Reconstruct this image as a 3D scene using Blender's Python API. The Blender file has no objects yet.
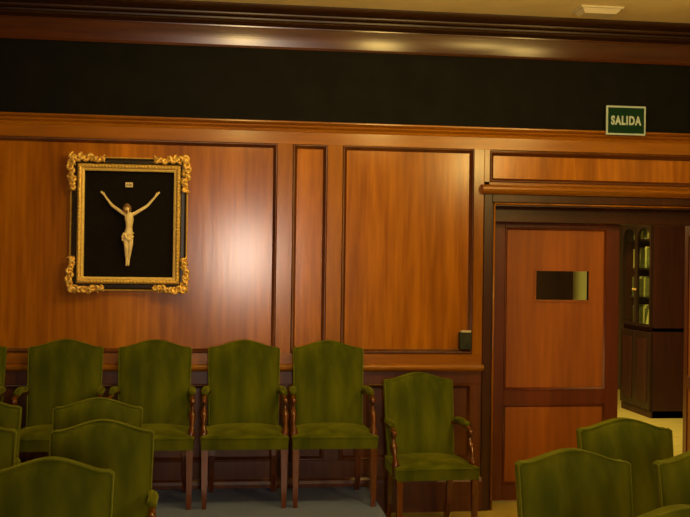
import bpy, math, random
from mathutils import Vector, Matrix
random.seed(7)
SC = bpy.context.scene
COL = SC.collection
PI = math.pi

# ------------------------------------------------------------------ camera
cam_d = bpy.data.cameras.new('camera'); cam = bpy.data.objects.new('camera', cam_d); COL.objects.link(cam)
cam_d.sensor_fit = 'HORIZONTAL'; cam_d.sensor_width = 36.0; cam_d.lens = 36.0*1000/690
cam.matrix_world = (Matrix.Translation((0, -6.8, 1.71)) @ Matrix.Rotation(-0.1245, 4, 'Z')
                    @ Matrix.Rotation(PI/2+0.0045, 4, 'X') @ Matrix.Rotation(0.014, 4, 'Z'))
SC.camera = cam

# ------------------------------------------------------------------ world, lights, exposure
w = bpy.data.worlds.new('world'); SC.world = w; w.use_nodes = True
w.node_tree.nodes['Background'].inputs[0].default_value = (0.006, 0.004, 0.002, 1)
SC.view_settings.view_transform = 'Standard'; SC.view_settings.look = 'None'
SC.view_settings.exposure = 0.0; SC.view_settings.gamma = 1.0

def bulb(name, loc, power, color, rad=0.14):
    l = bpy.data.lights.new(name, 'POINT'); l.energy = power; l.color = color; l.shadow_soft_size = rad
    o = bpy.data.objects.new(name, l); COL.objects.link(o); o.location = loc; return o
def area(name, loc, target, sx, sy, power, color, spread=180):
    l = bpy.data.lights.new(name, 'AREA'); l.shape = 'RECTANGLE'; l.size = sx; l.size_y = sy
    l.energy = power; l.color = color; l.spread = math.radians(spread)
    o = bpy.data.objects.new(name, l); COL.objects.link(o); o.location = loc
    d = Vector(target)-Vector(loc); o.rotation_euler = d.to_track_quat('-Z', 'Y').to_euler(); return o

WARM = (1.0, 0.67, 0.19)
for lx, p in ((0.17, 27), (1.36, 35), (2.65, 20)):
    bulb('ceiling_and_fill_lamp', (lx, -1.9, 3.0), p, WARM)
for lx, ly, p in ((3.2, -5.6, 110),):
    bulb('ceiling_and_fill_lamp', (lx, ly, 3.0), p, WARM)  # unseen fill lamp added to brighten the right foreground chairs
area('far_window_light', (0.37, -8.9, 1.80), (0.2, 0, 1.75), 0.45, 0.85, 10.5, (1.0, 0.78, 0.62), 60)
area('next_room_lamp', (3.3, 3.3, 2.9), (3.3, 3.3, 0), 0.5, 0.5, 120, (1.0, 0.74, 0.28))

# ------------------------------------------------------------------ materials
def mat(name, rough=0.5, metal=0.0):
    m = bpy.data.materials.new(name); m.use_nodes = True
    b = m.node_tree.nodes['Principled BSDF']
    b.inputs['Roughness'].default_value = rough; b.inputs['Metallic'].default_value = metal
    return m, m.node_tree, b
def noise_col(nt, scale, c1, c2, nscale=1.0, detail=4, lo=0.3, hi=0.7, coord='Object'):
    tc = nt.nodes.new('ShaderNodeTexCoord'); mp = nt.nodes.new('ShaderNodeMapping')
    mp.inputs['Scale'].default_value = scale
    n = nt.nodes.new('ShaderNodeTexNoise'); n.inputs['Scale'].default_value = nscale; n.inputs['Detail'].default_value = detail
    r = nt.nodes.new('ShaderNodeValToRGB')
    r.color_ramp.elements[0].position = lo; r.color_ramp.elements[0].color = (*c1, 1)
    r.color_ramp.elements[1].position = hi; r.color_ramp.elements[1].color = (*c2, 1)
    L = nt.links.new
    L(tc.outputs[coord], mp.inputs['Vector']); L(mp.outputs[0], n.inputs['Vector']); L(n.outputs[0], r.inputs[0])
    return r, n
def wood(name, dark, light, axis='z', rough=0.34, coat=0.0):
    m, nt, b = mat(name, rough)
    s = {'z': (30, 30, 2.2), 'x': (2.2, 30, 30), 'y': (30, 2.2, 30)}[axis]
    r, n = noise_col(nt, s, dark, light, 1.0, 5)
    r2, n2 = noise_col(nt, tuple(q*0.14 for q in s), (0.66, 0.60, 0.55), (1.18, 1.18, 1.15), 1.0, 2)
    mx = nt.nodes.new('ShaderNodeMix'); mx.data_type = 'RGBA'; mx.blend_type = 'MULTIPLY'; mx.inputs[0].default_value = 1
    nt.links.new(r.outputs[0], mx.inputs[6]); nt.links.new(r2.outputs[0], mx.inputs[7])
    nt.links.new(mx.outputs[2], b.inputs['Base Color'])
    bp = nt.nodes.new('ShaderNodeBump'); bp.inputs['Strength'].default_value = 0.05; bp.inputs['Distance'].default_value = 0.004
    nt.links.new(n.outputs[0], bp.inputs['Height']); nt.links.new(bp.outputs[0], b.inputs['Normal'])
    b.inputs['Coat Weight'].default_value = coat; b.inputs['Coat Roughness'].default_value = 0.22
    return m
def plain(name, c1, c2, rough=0.6, metal=0.0, nscale=20, scale=(1, 1, 1), spec=0.5):
    m, nt, b = mat(name, rough, metal); r, n = noise_col(nt, scale, c1, c2, nscale, 3); b.inputs['Specular IOR Level'].default_value = spec
    nt.links.new(r.outputs[0], b.inputs['Base Color']); return m
def velvet(name, c1, c2, tint, sheen=0.6):
    m, nt, b = mat(name, 0.85)
    r, n = noise_col(nt, (9, 9, 1.6), c1, c2, 1.0, 3, 0.35, 0.68)
    nt.links.new(r.outputs[0], b.inputs['Base Color'])
    b.inputs['Sheen Weight'].default_value = sheen; b.inputs['Sheen Roughness'].default_value = 0.35
    b.inputs['Sheen Tint'].default_value = (*tint, 1)
    b.inputs['Specular IOR Level'].default_value = 0.15
    return m

M = {}
M['panel'] = wood('panel_wood', (0.35, 0.118, 0.003), (0.54, 0.205, 0.005), 'z', 0.19)
M['stile'] = wood('stile_wood', (0.29, 0.105, 0.003), (0.39, 0.150, 0.005), 'z', 0.19)
M['rail'] = wood('rail_wood', (0.31, 0.112, 0.003), (0.41, 0.160, 0.005), 'x', 0.24)
M['mould'] = wood('shaded_moulding_wood', (0.10, 0.030, 0.003), (0.15, 0.045, 0.004), 'x', 0.28)  # darker than the stiles: shade along the panel edges put into the colour
M['mould_v'] = wood('shaded_moulding_wood_vertical', (0.10, 0.030, 0.003), (0.15, 0.045, 0.004), 'z', 0.28)  # upright grain, same edge shade put into the colour
M['low'] = wood('shaded_lower_panel_wood', (0.095, 0.025, 0.003), (0.15, 0.042, 0.004), 'z', 0.34)  # same wood as above, with the shade behind the chairs put into the colour
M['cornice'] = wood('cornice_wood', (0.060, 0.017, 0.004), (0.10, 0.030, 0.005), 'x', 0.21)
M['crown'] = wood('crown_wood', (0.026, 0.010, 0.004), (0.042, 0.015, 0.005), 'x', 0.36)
M['casing'] = wood('casing_wood', (0.042, 0.013, 0.004), (0.065, 0.018, 0.005), 'z', 0.30)
M['doorframe'] = wood('door_stile_wood', (0.11, 0.020, 0.004), (0.15, 0.030, 0.005), 'z', 0.38)
M['doorpanel'] = wood('door_panel_wood', (0.28, 0.078, 0.002), (0.38, 0.110, 0.003), 'z', 0.5)
M['chairwood'] = wood('chair_wood', (0.08, 0.020, 0.004), (0.15, 0.040, 0.006), 'z', 0.13, 0.6)
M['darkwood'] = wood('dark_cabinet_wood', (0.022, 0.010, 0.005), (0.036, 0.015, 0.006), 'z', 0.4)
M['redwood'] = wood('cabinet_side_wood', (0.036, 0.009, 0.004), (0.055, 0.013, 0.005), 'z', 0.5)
M['frieze'] = plain('frieze_paint', (0.004, 0.005, 0.004), (0.008, 0.008, 0.006), 0.7, 0, 6, spec=0.12)
M['ceiling'] = plain('ceiling_paint', (0.78, 0.68, 0.42), (0.88, 0.78, 0.50), 0.8, 0, 3)
M['floor'] = plain('floor_tiles', (0.55, 0.45, 0.11), (0.66, 0.54, 0.13), 0.35, 0, 8)
M['carpet'] = plain('platform_carpet', (0.12, 0.17, 0.36), (0.16, 0.22, 0.48), 0.95, 0, 180)
M['sidewall'] = wood('side_wall_wood', (0.20, 0.07, 0.015), (0.28, 0.10, 0.022), 'z', 0.45)
M['velvet'] = velvet('green_velvet', (0.050, 0.068, 0.001), (0.120, 0.140, 0.0018), (0.90, 0.95, 0.06), 0.30)
M['piping'] = velvet('piping_velvet', (0.10, 0.125, 0.006), (0.15, 0.175, 0.008), (0.95, 0.95, 0.2), 0.6)
M['gold'] = plain('gilt', (0.85, 0.50, 0.09), (1.0, 0.74, 0.20), 0.38, 0.35, 60)
M['gold2'] = plain('pale_gilt', (0.85, 0.62, 0.14), (1.0, 0.82, 0.25), 0.40, 0.15, 60)
M['black'] = plain('ebonised_wood', (0.012, 0.010, 0.008), (0.022, 0.016, 0.010), 0.35, 0, 30)
M['backing'] = plain('black_backing_cloth', (0.008, 0.007, 0.005), (0.014, 0.011, 0.008), 0.9, 0, 50, spec=0.08)
M['ivory'] = plain('ivory', (0.95, 0.78, 0.34), (1.0, 0.88, 0.45), 0.40, 0, 30)
M['hair'] = plain('brown_hair', (0.22, 0.11, 0.03), (0.34, 0.18, 0.05), 0.7, 0, 200)
M['signgreen'] = plain('sign_green', (0.006, 0.038, 0.018), (0.010, 0.046, 0.022), 0.7, 0, 10, spec=0.1)
M['signpale'] = plain('sign_pale_green', (0.46, 0.62, 0.62), (0.54, 0.70, 0.72), 0.5, 0, 10)
M['switch'] = plain('dark_switch_plastic', (0.025, 0.03, 0.018), (0.04, 0.045, 0.025), 0.6, 0, 20, spec=0.2)
M['switchtop'] = plain('pale_switch_plastic', (0.6, 0.55, 0.35), (0.7, 0.65, 0.42), 0.4, 0, 20)
M['offwhite'] = plain('offwhite_plastic', (0.60, 0.56, 0.45), (0.68, 0.63, 0.5), 0.5, 0, 10)
M['cream'] = plain('cream_paint', (0.88, 0.86, 0.28), (0.95, 0.93, 0.34), 0.7, 0, 6)
M['books'] = plain('green_book_cloth', (0.20, 0.23, 0.09), (0.30, 0.33, 0.14), 0.8, 0, 12)
m, nt, b = mat('pane_glass', 0.04); b.inputs['Transmission Weight'].default_value = 1.0; b.inputs['IOR'].default_value = 1.1
b.inputs['Base Color'].default_value = (0.85, 0.9, 0.75, 1); M['glass'] = m

# ------------------------------------------------------------------ mesh helper
class MB:
    def __init__(s): s.v = []; s.f = []; s.sm = []
    def add(s, vs, fs, smooth=False):
        n = len(s.v); s.v += [tuple(v) for v in vs]; s.f += [tuple(i+n for i in f) for f in fs]; s.sm += [smooth]*len(fs); return s
    def box(s, x0, x1, y0, y1, z0, z1, b=0.0):
        if b <= 0:
            vs = [(x, y, z) for z in (z0, z1) for y in (y0, y1) for x in (x0, x1)]
            return s.add(vs, [(0, 2, 3, 1), (4, 5, 7, 6), (0, 1, 5, 4), (2, 6, 7, 3), (0, 4, 6, 2), (1, 3, 7, 5)])
        vs = []
        for z, i in ((z0, b), (z0+b, 0), (z1-b, 0), (z1, b)):
            a0, a1, c0, c1 = x0+i, x1-i, y0+i, y1-i
            if i == 0: vs += [(x0+b, y0, z), (x1-b, y0, z), (x1, y0+b, z), (x1, y1-b, z), (x1-b, y1, z), (x0+b, y1, z), (x0, y1-b, z), (x0, y0+b, z)]
            else: vs += [(a0, c0, z), (a1, c0, z), (a1, c0, z), (a1, c1, z), (a1, c1, z), (a0, c1, z), (a0, c1, z), (a0, c0, z)]
        fs = []
        for k in range(3):
            for j in range(8):
                a = k*8+j; bb = k*8+(j+1) % 8; fs.append((a, bb, bb+8, a+8))
        fs += [(7, 5, 3, 1), (25, 27, 29, 31)]
        return s.add(vs, fs)
    def sweep_x(s, prof, x0, x1):           # closed profile (y, z) extruded along x
        n = len(prof); vs = [(x0, y, z) for y, z in prof]+[(x1, y, z) for y, z in prof]
        fs = [(i, (i+1) % n, n+(i+1) % n, n+i) for i in range(n)]+[tuple(range(n))[::-1], tuple(range(n, 2*n))]
        return s.add(vs, fs)
    def tube(s, pts, rad, n=8, closed=False, flat=1.0):
        pts = [Vector(p) for p in pts]; K = len(pts)
        if not hasattr(rad, '__len__'): rad = [rad]*K
        vs = []; fs = []; up = Vector((0.13, 0.31, 0.94)); prev = None
        for i, p in enumerate(pts):
            if closed: t = (pts[(i+1) % K]-pts[i-1]).normalized()
            else: t = (pts[min(i+1, K-1)]-pts[max(i-1, 0)]).normalized()
            if prev is None: a = t.cross(up).normalized()
            else: a = (prev-t*prev.dot(t)).normalized()
            prev = a; c = t.cross(a)
            for j in range(n):
                an = 2*PI*j/n; vs.append(p+(a*math.cos(an)+c*math.sin(an)*flat)*rad[i])
        for i in range(K if closed else K-1):
            for j in range(n):
                q = (i+1) % K; fs.append((i*n+j, i*n+(j+1) % n, q*n+(j+1) % n, q*n+j))
        if not closed: fs += [tuple(range(n))[::-1], tuple((K-1)*n+j for j in range(n))]
        return s.add(vs, fs, True)
    def blob(s, c, r, n=8, m=6, rot=None):
        vs = []; fs = []; c = Vector(c)
        for i in range(m+1):
            ph = PI*i/m
            for j in range(n):
                th = 2*PI*j/n
                p = Vector((r[0]*math.sin(ph)*math.cos(th), r[1]*math.sin(ph)*math.sin(th), r[2]*math.cos(ph)))
                if rot: p = rot @ p
                vs.append(c+p)
        for i in range(m):
            for j in range(n): fs.append((i*n+j, (i+1)*n+j, (i+1)*n+(j+1) % n, i*n+(j+1) % n))
        return s.add(vs, fs, True)
    def build(s, name, material, parent=None, loc=None):
        me = bpy.data.meshes.new(name); me.from_pydata(s.v, [], s.f); me.update()
        me.polygons.foreach_set('use_smooth', s.sm)
        me.materials.append(material)
        import bmesh
        bm = bmesh.new(); bm.from_mesh(me); bmesh.ops.remove_doubles(bm, verts=bm.verts, dist=1e-6)
        bmesh.ops.recalc_face_normals(bm, faces=bm.faces); bm.to_mesh(me); bm.free()
        o = bpy.data.objects.new(name, me); COL.objects.link(o)
        if parent: o.parent = parent
        if loc: o.location = loc
        return o
def box(*a, **k): return MB().box(*a, **k)
def tag(o, label, cat, group=None):
    o['label'] = label; o['category'] = cat
    if group: o['group'] = group
    return o
def struct(o): o['kind'] = 'structure'; return o
def empty(name, loc, label=None, cat=None, group=None):
    o = bpy.data.objects.new(name, None); COL.objects.link(o); o.location = loc; o.empty_display_size = 0.1
    if label: tag(o, label, cat, group)
    return o
def smooth_path(pts, n=6):
    P = [Vector(p) for p in pts]; out = []
    for i in range(len(P)-1):
        p0 = P[max(i-1, 0)]; p1 = P[i]; p2 = P[i+1]; p3 = P[min(i+2, len(P)-1)]
        for k in range(n):
            t = k/n
            out.append(0.5*((2*p1)+(p2-p0)*t+(2*p0-5*p1+4*p2-p3)*t*t+(3*p1-3*p2+p3-p0)*t**3))
    out.append(P[-1]); return out
def lerp_list(v, n=6):
    out = []
    for i in range(len(v)-1):
        for k in range(n):
            t = k/n; t = t*t*(3-2*t); out.append(v[i]*(1-t)+v[i+1]*t)
    out.append(v[-1]); return out

# ------------------------------------------------------------------ setting: shell
XL, XR, YB, ZC = -3.4, 4.3, -9.2, 3.40
DX0, DX1, DZ = 1.93, 3.80, 2.125       # double door opening
struct(box(XL-0.2, 6.0, YB-0.2, 7.2, -0.2, 0.0).build('floor', M['floor']))
struct(box(XL-0.2, XR+0.2, YB-0.2, 0.40, ZC, ZC+0.2).build('ceiling', M['ceiling']))
struct(box(XL-0.2, XL, YB, 0.40, 0, ZC).build('wall_left', M['sidewall']))
struct(box(XR, XR+0.2, YB, 0.40, 0, ZC).build('wall_right', M['sidewall']))
struct(box(XL-0.2, XR+0.2, YB-0.2, YB, 0, ZC).build('wall_front', M['sidewall']))

# panelled wall: flat ground at y = 0.02, stiles and rails with faces at y = 0
wb = MB(); wb.box(XL, DX0-0.03, 0.022, 0.40, 0, ZC); wb.box(DX1+0.03, XR, 0.022, 0.40, 0, ZC); wb.box(DX0-0.03, DX1+0.03, 0.022, 0.40, DZ+0.03, ZC)
wall = struct(wb.build('wall_back', M['panel']))
def wpart(o): o.parent = wall; return o
wpart(box(XL, XR, 0.004, 0.03, 2.655, 3.17).build('frieze', M['frieze']))

panelsX = [(-3.2, -1.9), (-1.78, 0.380), (0.486, 0.722), (0.828, 1.749)]
ZU0, ZU1 = 1.092, 2.515
ZL0, ZL1 = 0.36, 0.880
st_edges = [(XL, -3.2), (-1.9, -1.78), (0.380, 0.486), (0.722, 0.828), (1.749, 1.822)]
for a, b_ in st_edges:
    wpart(box(a, b_, 0.0, 0.03, ZL1, 2.53, b=0.002).build('stile', M['stile']))
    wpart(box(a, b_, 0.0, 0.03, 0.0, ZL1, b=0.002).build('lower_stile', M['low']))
wpart(box(XL, XR, -0.001, 0.03, ZU1, 2.60, b=0.002).build('top_rail', M['rail']))
wpart(box(XL, 1.822, -0.001, 0.03, 1.01, ZU0, b=0.002).build('middle_rail', M['rail']))
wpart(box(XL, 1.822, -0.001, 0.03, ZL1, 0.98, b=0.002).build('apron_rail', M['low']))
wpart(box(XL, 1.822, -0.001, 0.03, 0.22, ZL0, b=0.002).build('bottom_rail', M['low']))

def frame_moulding(x0, x1, z0, z1, y=0.0, wdt=0.028, d=0.018, out=0.008):
    """mitred picture-frame moulding running round the inside of a recessed panel"""
    prof = [(0.0, y+0.001), (0.0, y-out), (wdt*0.3, y-out*1.15), (wdt*0.5, y-out*0.3), (wdt*0.6, y+d*0.45), (wdt, y+d*0.75), (wdt, y+d+0.004)]
    mb = MB(); n = len(prof); vs = []
    for (sx, sz) in ((0, 0), (1, 0), (1, 1), (0, 1)):
        for o, yy in prof:
            vs.append((x0+o if sx == 0 else x1-o, yy, z0+o if sz == 0 else z1-o))
    fs = []
    for k in range(4):
        for i in range(n-1):
            a = k*n+i; b2 = ((k+1) % 4)*n+i; fs.append((a, b2, b2+1, a+1))
    mb.add(vs, fs, True); return mb
for x0, x1 in panelsX:
    wpart(frame_moulding(x0, x1, ZU0, ZU1).build('panel_moulding', M['mould_v']))
    wpart(frame_moulding(x0, x1, ZL0, ZL1).build('lower_panel_moulding', M['mould_v']))
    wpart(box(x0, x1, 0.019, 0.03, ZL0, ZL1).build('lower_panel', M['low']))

# panel above the doors
wpart(box(1.822, 1.862, 0.0, 0.03, 2.27, 2.53, b=0.002).build('stile', M['stile']))
wpart(box(1.822, XR, 0.0, 0.03, 2.262, 2.292, b=0.001).build('door_rail', M['rail']))
wpart(frame_moulding(1.862, 4.1, 2.290, 2.505).build('panel_moulding', M['mould']))
wpart(box(DX1+0.11, XR, -0.001, 0.03, 0, 2.27, b=0.002).build('stile', M['stile']))

# mouldings of the wall: frieze rail, chair rail, strip above door, cornice
def trim(n, prof, x0, x1, m): return struct(MB().sweep_x(prof, x0, x1).build('trim_%d' % n, m))
trim(1, [(0.03, 2.598), (-0.004, 2.598), (-0.008, 2.610), (-0.004, 2.616), (-0.012, 2.622), (-0.024, 2.630), (-0.026, 2.638), (-0.018, 2.642), (-0.030, 2.648), (-0.040, 2.656), (-0.040, 2.664), (-0.034, 2.668), (0.03, 2.668)], XL, XR, M['rail'])
trim(2, [(0.03, 0.966), (-0.010, 0.966), (-0.020, 0.974), (-0.034, 0.976), (-0.043, 0.986), (-0.045, 1.000), (-0.040, 1.012), (-0.030, 1.018), (-0.010, 1.020), (0.03, 1.020)], XL, 1.826, M['rail'])
trim(3, [(0.03, 2.205), (-0.030, 2.205), (-0.052, 2.220), (-0.066, 2.236), (-0.066, 2.250), (-0.056, 2.260), (-0.010, 2.272), (0.03, 2.272)], 1.80, XR, M['rail'])
cove = [(0.03, 3.155), (-0.012, 3.155), (-0.016, 3.168)]
for k in range(9):
    t = k/8; cove.append((-0.018-0.016*t-0.002*math.sin(PI*t), 3.170+0.118*t))
cove += [(-0.038, 3.290), (-0.04, 3.300), (0.03, 3.300)]
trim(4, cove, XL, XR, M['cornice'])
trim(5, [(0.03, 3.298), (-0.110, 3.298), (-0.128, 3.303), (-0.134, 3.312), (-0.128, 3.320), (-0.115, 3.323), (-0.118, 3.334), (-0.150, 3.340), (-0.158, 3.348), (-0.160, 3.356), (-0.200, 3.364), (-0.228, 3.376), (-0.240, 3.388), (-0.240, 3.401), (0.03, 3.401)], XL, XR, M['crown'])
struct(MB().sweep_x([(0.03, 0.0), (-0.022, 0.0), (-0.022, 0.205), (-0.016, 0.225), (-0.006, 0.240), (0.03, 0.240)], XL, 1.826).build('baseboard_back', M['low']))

# door casing
cs = MB()
for x0, x1 in ((1.822, 1.880), (DX1+0.05, DX1+0.108)): cs.box(x0, x1, -0.012, 0.05, 0, 2.205, b=0.003)
cs.box(1.88, DX1+0.05, -0.012, 0.05, 2.150, 2.205, b=0.003)
cs.box(1.874, 1.900, 0.005, 0.40, 0, 2.15); cs.box(DX1+0.03, DX1+0.056, 0.005, 0.40, 0, 2.15); cs.box(1.89, DX1+0.04, 0.005, 0.40, DZ, 2.155)
cs.box(1.90, DX0-0.002, 0.27, 0.31, 0, DZ+0.003); cs.box(DX1+0.002, DX1+0.032, 0.27, 0.31, 0, DZ)
cs.box(1.89, DX1+0.04, 0.13, 0.205, 2.018, 2.155, b=0.004)
casing = struct(cs.build('trim_6', M['casing']))
bd = MB(); bd.tube([(1.899, -0.002, 0), (1.899, -0.002, 2.140)], 0.0075, 8); bd.tube([(1.899, -0.002, 2.140), (DX1+0.03, -0.002, 2.140)], 0.0065, 8)
bd.build('bead', M['stile'], casing)

# ------------------------------------------------------------------ doors
def door_leaf(name, width, flip):
    """leaf with hinge at x = 0, running to x = width, face at y = 0"""
    root = empty(name, (0, 0, 0)); struct(root)
    T = 0.045; s = 0.078; ht = 2.115
    wx0, wx1, wz0, wz1 = 0.312, 0.708, 1.463, 1.673
    if flip: wx0, wx1 = width-wx1, width-wx0
    box(0, s, 0, T, 0.01, ht, b=0.002).build('stile', M['doorframe'], root)
    box(width-s-0.02, width, 0, T, 0.01, ht, b=0.002).build('stile', M['doorframe'], root)
    xe = width-s-0.02
    for z0, z1 in ((0.01, 0.13), (0.705, 0.81), (1.975, ht)):
        box(s, xe, 0, T, z0, z1, b=0.002).build('rail', M['doorframe'], root)
    up = MB(); y0, y1 = 0.008, T-0.008
    up.box(s, wx0, y0, y1, 0.81, 1.985); up.box(wx1, xe, y0, y1, 0.81, 1.985); up.box(wx0, wx1, y0, y1, 0.81, wz0); up.box(wx0, wx1, y0, y1, wz1, 1.985)
    up.build('upper_panel', M['doorpanel'], root)
    box(s, xe, y0, y1, 0.13, 0.705).build('lower_panel', M['doorpanel'], root)
    frame_moulding(s, xe, 0.81, 1.985, 0.0, 0.018, 0.006, 0.006).build('panel_moulding', M['doorframe'], root)
    frame_moulding(s, xe, 0.13, 0.705, 0.0, 0.018, 0.006, 0.006).build('panel_moulding', M['doorframe'], root)
    fr = MB(); g = 0.014
    fr.box(wx0-g, wx1+g, -0.002, T-0.006, wz0-g, wz0); fr.box(wx0-g, wx1+g, -0.002, T-0.006, wz1, wz1+g)
    fr.box(wx0-g, wx0, -0.002, T-0.006, wz0, wz1); fr.box(wx1, wx1+g, -0.002, T-0.006, wz0, wz1)
    wf = fr.build('window_frame', M['doorpanel'], root)
    gl = box(wx0, wx1, 0.020, 0.024, wz0, wz1).build('pane', M['glass'], wf)
    return root
d1 = door_leaf('door_1', 0.940, False); d1.location = (1.965, 0.220, 0)
d2 = door_leaf('door_2', 0.93, True); d2.location = (3.795, 0.300, 0); d2.rotation_euler.z = math.radians(81)

# ------------------------------------------------------------------ next room
NX0, NX1, NY1, NZ = 0.6, 5.55, 6.8, 3.0
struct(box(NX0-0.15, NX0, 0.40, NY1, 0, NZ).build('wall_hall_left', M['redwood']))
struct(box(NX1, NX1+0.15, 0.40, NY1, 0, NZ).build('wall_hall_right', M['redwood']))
struct(box(NX0-0.15, NX1+0.15, NY1, NY1+0.15, 0, NZ).build('wall_hall_back', M['cream']))
struct(box(NX0-0.15, NX1+0.15, 0.40, NY1+0.15, NZ, NZ+0.15).build('ceiling_hall', M['ceiling']))
struct(box(XR+0.2, NX1+0.15, 0.2, 0.40, 0, NZ).build('wall_hall_front', M['redwood']))

# glazed bookcase, front faces -x
BK = empty('glazed_bookcase', (4.86, 4.55, 0), 'dark wooden bookcase with arched glass doors in the room beyond the doorway', 'bookcase')
Y0, Y1, DEP, HT = -0.55, 0.285, 0.66, 2.42
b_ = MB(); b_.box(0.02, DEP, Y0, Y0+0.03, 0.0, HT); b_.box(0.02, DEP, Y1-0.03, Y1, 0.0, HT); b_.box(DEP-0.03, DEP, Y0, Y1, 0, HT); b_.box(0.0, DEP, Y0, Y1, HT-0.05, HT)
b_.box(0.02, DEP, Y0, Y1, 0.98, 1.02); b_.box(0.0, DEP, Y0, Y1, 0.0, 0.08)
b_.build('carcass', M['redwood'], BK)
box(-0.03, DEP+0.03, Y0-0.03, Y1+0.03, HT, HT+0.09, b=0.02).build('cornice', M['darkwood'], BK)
for k in range(2):
    yy0 = Y0+0.005+k*0.415; yy1 = yy0+0.410
    lo = box(-0.02, 0.018, yy0, yy1, 0.09, 0.97, b=0.004).build('lower_door', M['darkwood'], BK)
    box(-0.028, -0.02, yy0+0.07, yy1-0.07, 0.17, 0.89, b=0.003).build('raised_panel', M['redwood'], lo)
    # arched glazed door: frame with arched head
    f = MB(); zb, zt = 1.03, 2.36; s = 0.030
    f.box(-0.02, 0.018, yy0, yy0+s, zb, zt); f.box(-0.02, 0.018, yy1-s, yy1, zb, zt); f.box(-0.02, 0.018, yy0+s, yy1-s, zb, zb+s)
    yc = (yy0+yy1)/2; r = (yy1-yy0)/2-s; N = 12; za = 2.14-0.10
    for i in range(N):
        a0 = PI*i/N; a1 = PI*(i+1)/N
        p = [(yc-r*math.cos(a), za+r*0.7*math.sin(a)) for a in (a0, a1)]
        vs = [(x, p[0][0], p[0][1]) for x in (-0.02, 0.018)]+[(x, p[1][0], p[1][1]) for x in (-0.02, 0.018)]+[(x, p[1][0], zt) for x in (-0.02, 0.018)]+[(x, p[0][0], zt) for x in (-0.02, 0.018)]
        f.add(vs, [(0, 1, 3, 2), (2, 3, 5, 4), (4, 5, 7, 6), (6, 7, 1, 0), (0, 2, 4, 6), (1, 7, 5, 3)])
    fo = f.build('glazed_door', M['darkwood'], BK)
    box(-0.003, 0.001, yy0+s-0.005, yy1-s+0.005, zb+s, zt-0.03).build('pane', M['glass'], fo)
    MB().blob((-0.035, yy1-0.03 if k == 0 else yy0+0.03, 1.45), (0.014, 0.014, 0.014)).build('knob', M['gold'], fo)
for z in (1.34, 1.68, 2.02): box(0.07, DEP-0.04, Y0+0.04, Y1-0.04, z, z+0.02).build('shelf', M['darkwood'], BK)
for sh, z in enumerate((1.04, 1.38, 1.72, 2.06)):
    y = Y0+0.06
    k = 0
    while y < Y1-0.12:
        t = random.uniform(0.035, 0.06); h = random.uniform(0.20, 0.25)
        o = box(0.09, 0.32, 0, t-0.002, 0, h, b=0.003).build('book', M['books' if (k+sh) % 4 else 'cream'], None, (4.86, 4.55+y, z-0.018 if sh == 0 else z-0.018))
        tag(o, ('pale' if not (k+sh) % 4 else 'green')+' book on the '+('lowest', 'second', 'third', 'top')[sh]+' shelf of the glazed bookcase', 'book', 'books in the glazed bookcase, '+('pale' if not (k+sh) % 4 else 'green')+' on '+('lowest', 'second', 'third', 'top')[sh]+' shelf')
        y += t; k += 1

fd = MB(); fd.add([(0.040, 0, 0), (0.040, 0.20, 0), (0.050, 0.005, 0.36), (0.050, 0.05, 0.36), (0.046, 0, 0), (0.046, 0.20, 0), (0.056, 0.005, 0.36), (0.056, 0.05, 0.36)],
       [(0, 1, 3, 2), (4, 6, 7, 5), (0, 4, 5, 1), (1, 5, 7, 3), (3, 7, 6, 2), (2, 6, 4, 0)])
tag(fd.build('reflection_folder', M['cream'], None, (4.86, 4.07, 1.022)), 'reflection drawn as a pale paper folder leaning behind the nearer glass door of the bookcase', 'folder')  # pale wedge shaped to stand for a reflection in the glass
# tall dark wardrobe-like cabinet seen through the glazed slot of the door, beside the pale wall
cb = empty('tall_cabinet', (3.15, 6.45, 0), 'tall dark cabinet against the far pale wall of the next room', 'cabinet')
box(-1.55, 1.585, -0.25, 0.30, 0.0, 2.30, b=0.01).build('body', M['redwood'], cb)
for k in range(5):
    box(-1.53+k*0.62, -1.53+k*0.62+0.60, -0.27, -0.25, 0.10, 2.24, b=0.004).build('door', M['darkwood'], cb)

# ------------------------------------------------------------------ carpeted platform
pf = empty('raised_platform', (-1.18, -0.50, 0), 'low blue-grey carpeted platform under the row of chairs by the panelled wall', 'platform')
box(-2.18, 2.205, -0.48, 0.475, 0.0, 0.183, b=0.006).build('carpet', M['carpet'], pf)

# ------------------------------------------------------------------ picture with crucified figure
PX, PZ = -0.603, 1.948
pic = empty('framed_crucifix', (PX, 0.0, PZ), 'gilt and black carved frame holding an ivory crucified figure on black', 'crucifix')
OW, OH = 0.385, 0.440       # half size to outside of frame
IW, IH = 0.292, 0.352
Yb = 0.018
box(-OW+0.02, OW-0.02, Yb-0.016, Yb, -OH+0.02, OH-0.02).build('backing_panel', M['backing'], pic)
def ring(prof, hw, hh):
    mb = MB(); n = len(prof); vs = []; fs = []
    for sx, sz in ((-1, -1), (1, -1), (1, 1), (-1, 1)):
        for o, y in prof: vs.append((sx*(hw+o), y, sz*(hh+o)))
    for k in range(4):
        for i in range(n-1):
            a = k*n+i; b2 = ((k+1) % 4)*n+i; fs.append((a, b2, b2+1, a+1))
    mb.add(vs, fs); return mb
ring([(0.0, 0.0), (0.0, -0.028), (0.010, -0.034), (0.013, -0.034), (0.015, -0.026)], IW, IH).build('inner_lip', M['gold2'], pic)
ring([(0.013, 0.0), (0.013, -0.034), (0.020, -0.046), (0.030, -0.050), (0.038, -0.046), (0.044, -0.038), (0.046, -0.030)], IW, IH).build('gilt_moulding', M['gold'], pic)
ring([(0.043, -0.030), (0.052, -0.042), (0.070, -0.040), (0.082, -0.026), (0.084, -0.020)], IW, IH).build('black_moulding', M['black'], pic)
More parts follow.
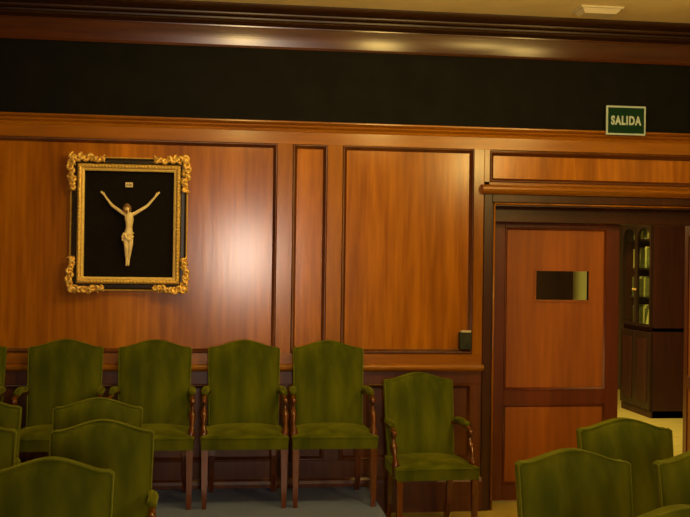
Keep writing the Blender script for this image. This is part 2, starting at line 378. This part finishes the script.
ring([(0.082, 0.01), (0.082, -0.024), (0.086, -0.030), (0.092, -0.026), (0.093, 0.01)], IW, IH).build('outer_edge', M['gold'], pic)
bd = MB()
for sx in (-1, 1):
    for k in range(34):
        z = -IH-0.02+k*(2*IH+0.04)/33; bd.blob((sx*(IW+0.030), -0.050, z), (0.008, 0.006, 0.0085), 6, 4)
for sz in (-1, 1):
    for k in range(29):
        x = -IW-0.01+k*(2*IW+0.02)/28; bd.blob((x, -0.050, sz*(IH+0.030)), (0.0085, 0.006, 0.008), 6, 4)
bd.build('bead_carving', M['gold2'], pic)
def scroll(mb, cx, cz, r, a0, turns, dirn, y=-0.052, thick=0.009):
    pts = []; rad = []; N = 16
    for i in range(N+1):
        t = i/N; a = a0+dirn*turns*2*PI*t; rr = r*(1-0.75*t)
        pts.append((cx+rr*math.cos(a), y-0.010*math.sin(PI*t), cz+rr*math.sin(a))); rad.append(thick*(0.5+0.8*math.sin(PI*(0.15+0.8*t))))
    mb.tube(pts, rad, 7)
for sx in (-1, 1):
    for sz in (-1, 1):
        mb = MB(); cx, cz = sx*(IW+0.072), sz*(IH+0.072)
        rnd = random.Random(3+sx+2*sz)
        for k in range(8):                   # along the top/bottom and along the side
            d = 0.027*k; r = 0.026-0.0014*k
            scroll(mb, cx-sx*d, cz+sz*(0.008 if k % 2 else 0.016)*(1 if k < 5 else 0), r, rnd.uniform(0, 6.28), 1.1, (-1)**k)
            if k: scroll(mb, cx+sx*(0.008 if k % 2 else 0.016)*(1 if k < 5 else 0), cz-sz*d, r, rnd.uniform(0, 6.28), 1.1, (-1)**k)
            for q in range(2):
                rt = Matrix.Rotation(rnd.uniform(0, PI), 3, 'Y')
                mb.blob((cx-sx*(d+0.008), -0.048, cz+sz*rnd.uniform(-0.012, 0.026)), (0.016, 0.009, 0.006), 7, 5, rt)
                rt = Matrix.Rotation(rnd.uniform(0, PI), 3, 'Y')
                mb.blob((cx+sx*rnd.uniform(-0.012, 0.026), -0.048, cz-sz*(d+0.008)), (0.016, 0.009, 0.006), 7, 5, rt)
        mb.blob((cx+sx*0.004, -0.058, cz+sz*0.004), (0.024, 0.014, 0.024), 10, 7)
        mb.build('corner_ornament', M['gold'], pic)
# small mid ornaments top, bottom and sides
def skin_obj(name, verts, edges, rads, material, parent, sub=2):
    me = bpy.data.meshes.new(name); me.from_pydata(verts, edges, []); me.materials.append(material)
    o = bpy.data.objects.new(name, me); COL.objects.link(o); o.parent = parent
    sk = o.modifiers.new('Skin', 'SKIN'); sk.use_smooth_shade = True
    for i, r in enumerate(rads):
        me.skin_vertices[0].data[i].radius = (r, r) if not hasattr(r, '__len__') else r
    me.skin_vertices[0].data[0].use_root = True
    ss = o.modifiers.new('Sub', 'SUBSURF'); ss.levels = sub; ss.render_levels = sub
    return o
# figure, coordinates relative to the middle of the picture
V = [(-0.004, -0.030, -0.072)]; E_ = []; Rr = [(0.030, 0.022)]
def bone(parent, p, r): V.append(p); E_.append((parent, len(V)-1)); Rr.append(r); return len(V)-1
w1 = bone(0, (0.002, -0.034, -0.030), (0.025, 0.019))
ch = bone(w1, (0.004, -0.038, 0.020), (0.034, 0.022))
nk0 = bone(ch, (0.002, -0.037, 0.058), (0.022, 0.015))
nk = bone(nk0, (-0.004, -0.040, 0.078), 0.010)
hd = bone(nk, (-0.012, -0.048, 0.098), (0.016, 0.018))
bone(hd, (-0.011, -0.047, 0.122), (0.015, 0.017))
for s, hx, hz in ((-1, -0.174, 0.198), (1, 0.186, 0.200)):
    sh = bone(nk0, (s*0.036, -0.034, 0.070), 0.013)
    el = bone(sh, (0.5*(s*0.036+hx)+s*0.006, -0.026, 0.5*(0.070+hz)-0.012), 0.0105)
    wr = bone(el, (hx*0.93, -0.018, hz-0.010), 0.0065)
    pm = bone(wr, (hx, -0.016, hz+0.004), (0.009, 0.005))
    for a, L in ((-0.5, 0.016), (-0.1, 0.019), (0.3, 0.019), (0.7, 0.015)):
        an = (PI/2 - s*0.7)+a*0.8 if s > 0 else (PI/2+0.7)+a*0.8
        bone(pm, (hx+L*math.cos(an), -0.019, hz+0.004+L*math.sin(an)), 0.0026)
    bone(wr, (hx*0.96, -0.020, hz+0.014), 0.003)
for s in (-1, 1):
    hp = bone(0, (s*0.017-0.002, -0.030, -0.098), (0.020, 0.019))
    kn = bone(hp, (s*0.012+0.000, -0.048, -0.160), (0.0145, 0.015))
    cf = bone(kn, (s*0.010-0.003, -0.036, -0.190), (0.0125, 0.013))
    an = bone(cf, (s*0.007-0.004, -0.028, -0.232), 0.008)
    tp = bone(an, (s*0.006-0.005, -0.036 if s > 0 else -0.030, -0.262), (0.010, 0.008))
    bone(tp, (s*0.007-0.005, -0.044 if s > 0 else -0.036, -0.278), (0.008, 0.006))
skin_obj('figure', V, E_, Rr, M['ivory'], pic)
hr = MB(); hr.blob((-0.012, -0.044, 0.118), (0.020, 0.020, 0.019), 12, 8)
hr.tube(smooth_path([(-0.030, -0.044, 0.118), (-0.032, -0.046, 0.100), (-0.026, -0.050, 0.078)], 3), [0.008]*6+[0.004], 7)
hr.tube(smooth_path([(0.006, -0.044, 0.118), (0.009, -0.046, 0.100), (0.008, -0.048, 0.080)], 3), [0.008]*6+[0.004], 7)
hr.blob((-0.013, -0.062, 0.080), (0.009, 0.008, 0.012), 8, 6)
hr.build('hair', M['hair'], pic)
lc = MB(); lc.tube([(-0.032, -0.036, -0.064), (0.0, -0.056, -0.074), (0.028, -0.036, -0.060), (0.0, -0.012, -0.064)], 0.008, 8, True)
lc.tube(smooth_path([(-0.026, -0.046, -0.066), (-0.012, -0.056, -0.092), (0.010, -0.054, -0.100), (0.026, -0.040, -0.078)], 4), 0.011, 8)
lc.tube(smooth_path([(-0.026, -0.044, -0.060), (-0.038, -0.044, -0.085), (-0.036, -0.042, -0.112)], 4), [0.010]*5+[0.007]*4, 7)
lc.build('loincloth', M['ivory'], pic)
pl = box(-0.028, 0.020, -0.014, 0.004, 0.247, 0.279, b=0.002).build('name_plaque', M['ivory'], pic)

def text_mesh(body, height, width, depth, name, material, parent, loc, bold=0.0):
    cu = bpy.data.curves.new(name, 'FONT'); cu.body = body; cu.align_x = 'CENTER'; cu.align_y = 'CENTER'
    cu.size = 1.0; cu.space_character = 1.0+bold*4; cu.extrude = 0.02; cu.offset = bold
    t = bpy.data.objects.new('tmp', cu); COL.objects.link(t)
    bpy.context.view_layer.update()
    me = bpy.data.meshes.new_from_object(t.evaluated_get(bpy.context.evaluated_depsgraph_get()))
    bpy.data.objects.remove(t); me.name = name
    xs = [v.co.x for v in me.vertices]; ys = [v.co.y for v in me.vertices]
    cx, cy = (min(xs)+max(xs))/2, (min(ys)+max(ys))/2; kx = width/(max(xs)-min(xs)); ky = height/(max(ys)-min(ys))
    for v in me.vertices:
        x, y, z = v.co; v.co = ((x-cx)*kx, -z*depth/0.02, (y-cy)*ky)
    me.materials.clear(); me.materials.append(material)
    o = bpy.data.objects.new(name, me); COL.objects.link(o); o.parent = parent; o.location = loc; return o
text_mesh('INRI', 0.014, 0.034, 0.001, 'lettering', M['black'], pl, (-0.004, -0.0145, 0.2625), 0.01)

# ------------------------------------------------------------------ exit sign
sg = empty('exit_sign', (2.828, 0.0, 2.742), 'green rectangular exit sign reading SALIDA on the dark frieze', 'sign')
box(-0.145, 0.145, -0.052, -0.041, -0.103, 0.103, b=0.001).build('border', M['signpale'], sg)
box(-0.04, 0.04, -0.042, 0.004, -0.02, 0.06).build('wall_bracket', M['black'], sg)
box(-0.132, 0.132, -0.054, -0.0515, -0.090, 0.090).build('green_field', M['signgreen'], sg)
text_mesh('SALIDA', 0.066, 0.222, 0.001, 'lettering', M['signpale'], sg, (0.0, -0.0545, 0.0), 0.045)

# ------------------------------------------------------------------ wall switch
sw = empty('wall_switch', (1.700, 0.0, 1.190), 'small dark switch box with a pale top on the panelling beside the door', 'switch')
box(-0.042, 0.042, -0.028, 0.021, -0.068, 0.050, b=0.004).build('box', M['switch'], sw)
box(-0.036, 0.036, -0.032, 0.0, 0.050, 0.064, b=0.003).build('top_cap', M['switchtop'], sw)
box(-0.022, 0.022, -0.033, -0.027, -0.035, 0.025, b=0.002).build('rocker', M['switch'], sw)

# ------------------------------------------------------------------ ceiling fixture
cf_ = empty('emergency_light', (2.44, -0.49, 3.40), 'small off-white rectangular emergency light on the pale ceiling', 'light')
box(-0.145, 0.145, -0.095, 0.095, -0.012, 0.0, b=0.003).build('base_plate', M['offwhite'], cf_)
MB().add([(-0.13, -0.08, -0.012), (0.13, -0.08, -0.012), (0.13, 0.08, -0.012), (-0.13, 0.08, -0.012), (-0.105, -0.055, -0.040), (0.105, -0.055, -0.040), (0.105, 0.055, -0.040), (-0.105, 0.055, -0.040)],
         [(0, 1, 5, 4), (1, 2, 6, 5), (2, 3, 7, 6), (3, 0, 4, 7), (4, 5, 6, 7)]).build('diffuser', M['offwhite'], cf_)

# ------------------------------------------------------------------ armchairs
BW = 0.235                 # half width of the back
def back_top(u):           # height of the camel-back top at u in -1..1
    a = abs(u)
    if a > 0.86: return 0.944-0.010*max(0, (a-0.95)/0.05)**2
    t = 1-a/0.86; t = t*t*(3-2*t); return 0.944+0.046*t**0.80
ZB = 0.40
def rake(z): return -0.105+0.105*max(0, (z-0.42)/0.57)   # y of the middle of the back: leans backward going up
def make_chair():
    root = empty('armchair', (0, 0, 0))
    N, K = 28, 22; T = 0.034
    us = [-1+2*i/N for i in range(N+1)]
    mb = MB(); vs = []; fs = []
    for side in (-1, 1):
        for j in range(K+1):
            v = j/K
            for u in us:
                zt = back_top(u); z = ZB+(zt-ZB)*v
                hw = BW-0.012*(1-v)
                vv = 2*v-1
                bul = (1-abs(u)**2.6)*(1-abs(vv)**4)
                y = rake(z)+side*(T*0.80+(0.046 if side < 0 else 0.008)*bul)
                vs.append((u*hw, y, z))
    W = N+1; off = W*(K+1)
    for j in range(K):
        for i in range(N):
            a = j*W+i; fs.append((a, a+1, a+1+W, a+W)); fs.append((off+a, off+a+W, off+a+1+W, off+a+1))
    mb.add(vs, fs, True)
    rim = [j*W for j in range(K+1)]+[K*W+i for i in range(1, N+1)]+[j*W+N for j in range(K-1, -1, -1)]+[i for i in range(N-1, 0, -1)]
    L = len(rim); mb2f = [(rim[k], rim[(k+1) % L], off+rim[(k+1) % L], off+rim[k]) for k in range(L)]
    base = 0; mb.f += [tuple(i for i in f) for f in mb2f]; mb.sm += [False]*L
    back = mb.build('backrest', M['velvet'], root)
    pp = MB()
    for side in (-1,):
        path = [Vector(vs[(0 if side < 0 else off)+k]) for k in rim[:K+1+N+K]]
        pp.tube(path, 0.0045, 6)
    pp.build('piping', M['piping'], back)
    # seat: slab with crowned top
    mb = MB(); vs = []; fs = []; NS = 16; yF, yR = -0.535, -0.085
    for j in range(NS+1):
        t = j/NS; y = yF+(yR-yF)*t; hw = 0.270-0.030*t
        for i in range(NS+1):
            u = -1+2*i/NS
            c = (1-abs(u)**3)*(1-abs(2*t-1)**3)
            vs.append((u*hw, y, 0.434+0.040*c+0.006*t))
    W2 = NS+1; o2 = W2*W2
    for j in range(NS+1):
        t = j/NS; y = yF+(yR-yF)*t; hw = 0.270-0.030*t
        for i in range(NS+1): vs.append(((-1+2*i/NS)*hw*0.985, y+(0.004 if t < .5 else 0), 0.362))
    for j in range(NS):
        for i in range(NS):
            a = j*W2+i; fs.append((a, a+1, a+1+W2, a+W2)); fs.append((o2+a, o2+a+W2, o2+a+1+W2, o2+a+1))
    mb.add(vs, fs, True)
    rm = [j*W2 for j in range(NS+1)]+[NS*W2+i for i in range(1, NS+1)]+[j*W2+NS for j in range(NS-1, -1, -1)]+[i for i in range(NS-1, 0, -1)]
    L = len(rm); mb.f += [(rm[k], rm[(k+1) % L], o2+rm[(k+1) % L], o2+rm[k]) for k in range(L)]; mb.sm += [False]*L
    seat = mb.build('seat', M['velvet'], root)
    pp = MB(); pp.tube([Vector(vs[k])+Vector((0, 0, -0.002)) for k in (rm[NS::-1]+[rm[-k] for k in range(1, NS)]+[NS]+rm[2*NS+NS-1:2*NS-1:-1])], 0.004, 6)
    pp.build('piping', M['velvet'], seat)
    # legs
    for s in (-1, 1):
        mb = MB(); x = s*0.245; a, c = 0.021, 0.014; y = -0.508
        mb.add([(x-a, y-a, 0.372), (x+a, y-a, 0.372), (x+a, y+a, 0.372), (x-a, y+a, 0.372), (x-c, y-c, 0), (x+c, y-c, 0), (x+c, y+c, 0), (x-c, y+c, 0)],
               [(0, 1, 2, 3), (4, 7, 6, 5), (0, 4, 5, 1), (1, 5, 6, 2), (2, 6, 7, 3), (3, 7, 4, 0)])
        mb.build('leg', M['chairwood'], root)
        mb = MB(); x = s*0.205
        pts = [(x, -0.112, 0.40), (x, -0.104, 0.25), (x, -0.085, 0.12), (x, -0.045, 0.0)]
        mb2 = []
        for (px, py, pz), h in zip(pts, (0.020, 0.019, 0.017, 0.015)): mb2 += [(px-h, py-h, pz), (px+h, py-h, pz), (px+h, py+h, pz), (px-h, py+h, pz)]
        ff = [(0, 1, 2, 3), (15, 14, 13, 12)]
        for q in range(3):
            for e in range(4): ff.append((q*4+e, q*4+(e+1) % 4, q*4+4+(e+1) % 4, q*4+4+e))
        mb.add(mb2, ff); mb.build('leg', M['chairwood'], root)
    # arms
    for s in (-1, 1):
        wd = MB(); X = s*0.250
        P = smooth_path([(s*0.222, -0.075, 0.655), (s*0.245, -0.16, 0.668), (X, -0.27, 0.668), (X+s*0.004, -0.355, 0.655), (X+s*0.004, -0.392, 0.640), (X+s*0.002, -0.385, 0.618)], 5)
        wd.tube(P, lerp_list([0.014, 0.015, 0.016, 0.018, 0.020, 0.012], 5), 8)
        P = smooth_path([(X+s*0.002, -0.360, 0.640), (X+s*0.004, -0.372, 0.600), (X+s*0.006, -0.395, 0.550), (X+s*0.006, -0.425, 0.500), (X+s*0.002, -0.438, 0.445), (X, -0.440, 0.375)], 5)
        wd.tube(P, lerp_list([0.018, 0.011, 0.024, 0.013, 0.025, 0.019], 5), 10)
        arm = wd.build('arm', M['chairwood'], root)
        pd = MB(); pts = smooth_path([(s*0.236, -0.125, 0.684), (s*0.250, -0.19, 0.690), (X, -0.27, 0.688), (X+s*0.002, -0.335, 0.679)], 5)
        pd.tube(pts, [0.010]+[0.022]*(len(pts)-2)+[0.012], 8, flat=0.85); pd.build('arm_pad', M['velvet'], arm)
    return root
def kids(o): return [c for c in bpy.data.objects if c.parent == o]
def copy_tree(o, parent=None):
    c = o.copy(); COL.objects.link(c)
    if parent: c.parent = parent
    for k in kids(o): copy_tree(k, c)
    return c
proto = make_chair()
PL = 0.183
chairs = [   # x, y, z, rotation (degrees), label, group
    (-1.60, -0.080, PL, 0, 'green velvet armchair on the platform, cut off by the left edge of the photo'),
    (-0.985, -0.078, PL, 0, 'green velvet armchair on the platform, left of the one below the gilt crucifix frame'),
    (-0.412, -0.076, PL, 0, 'green velvet armchair on the platform, just below the right edge of the crucifix frame'),
    (0.170, -0.074, PL, 0, 'green velvet armchair on the platform, second from its right end'),
    (0.732, -0.072, PL, 0.0, 'green velvet armchair at the right end of the row on the platform'),
    (1.340, -0.130, 0, 4.0, 'green velvet armchair standing alone on the floor between the platform and the door'),
    (-0.615, -1.470, 0, 0, 'green armchair in the back row of the left seats, on the aisle'),
    (-1.235, -1.440, 0, 0, 'green armchair cut off by the left edge, farthest row of the left seats'),
    (-0.510, -2.200, 0, 0, 'green armchair in the middle row of the left seats, on its aisle end'),
    (-1.115, -2.170, 0, 0, 'green armchair cut off by the left edge, middle row of the left seats'),
    (-0.597, -3.075, 0, 0, 'large green chair back in the bottom left corner, nearest row of the left seats'),
    (1.385, -3.00, 0, 0, 'large green chair back in front of the closed door leaf, lower right'),
    (1.915, -2.24, 0, 0, 'green chair back behind the large one on the right, in front of the doorway'),
    (1.940, -3.03, 0, 0, 'green chair back cut off by the right edge of the photo, below the doorway'),
    (1.400, -3.93, 0, 0, 'green chair back whose curved top just shows in the bottom right corner'),
]
for i, (x, y, z, r, lab) in enumerate(chairs):
    o = proto if i == 0 else copy_tree(proto)
    o.location = (x, y, z)
    o.scale = (1, 1, 1.012) if i < 5 else ((1, 1, 0.985) if i == 5 else (0.96, 1, 1))
    o.rotation_euler.z = math.radians(r)
    grp = 'armchairs in a row on the platform' if i < 5 else (None if i == 5 else ('armchairs in the left block of seats' if i < 11 else 'armchairs in the right block of seats'))
    tag(o, lab, 'armchair', grp)
    if grp is None and 'group' in o: del o['group']
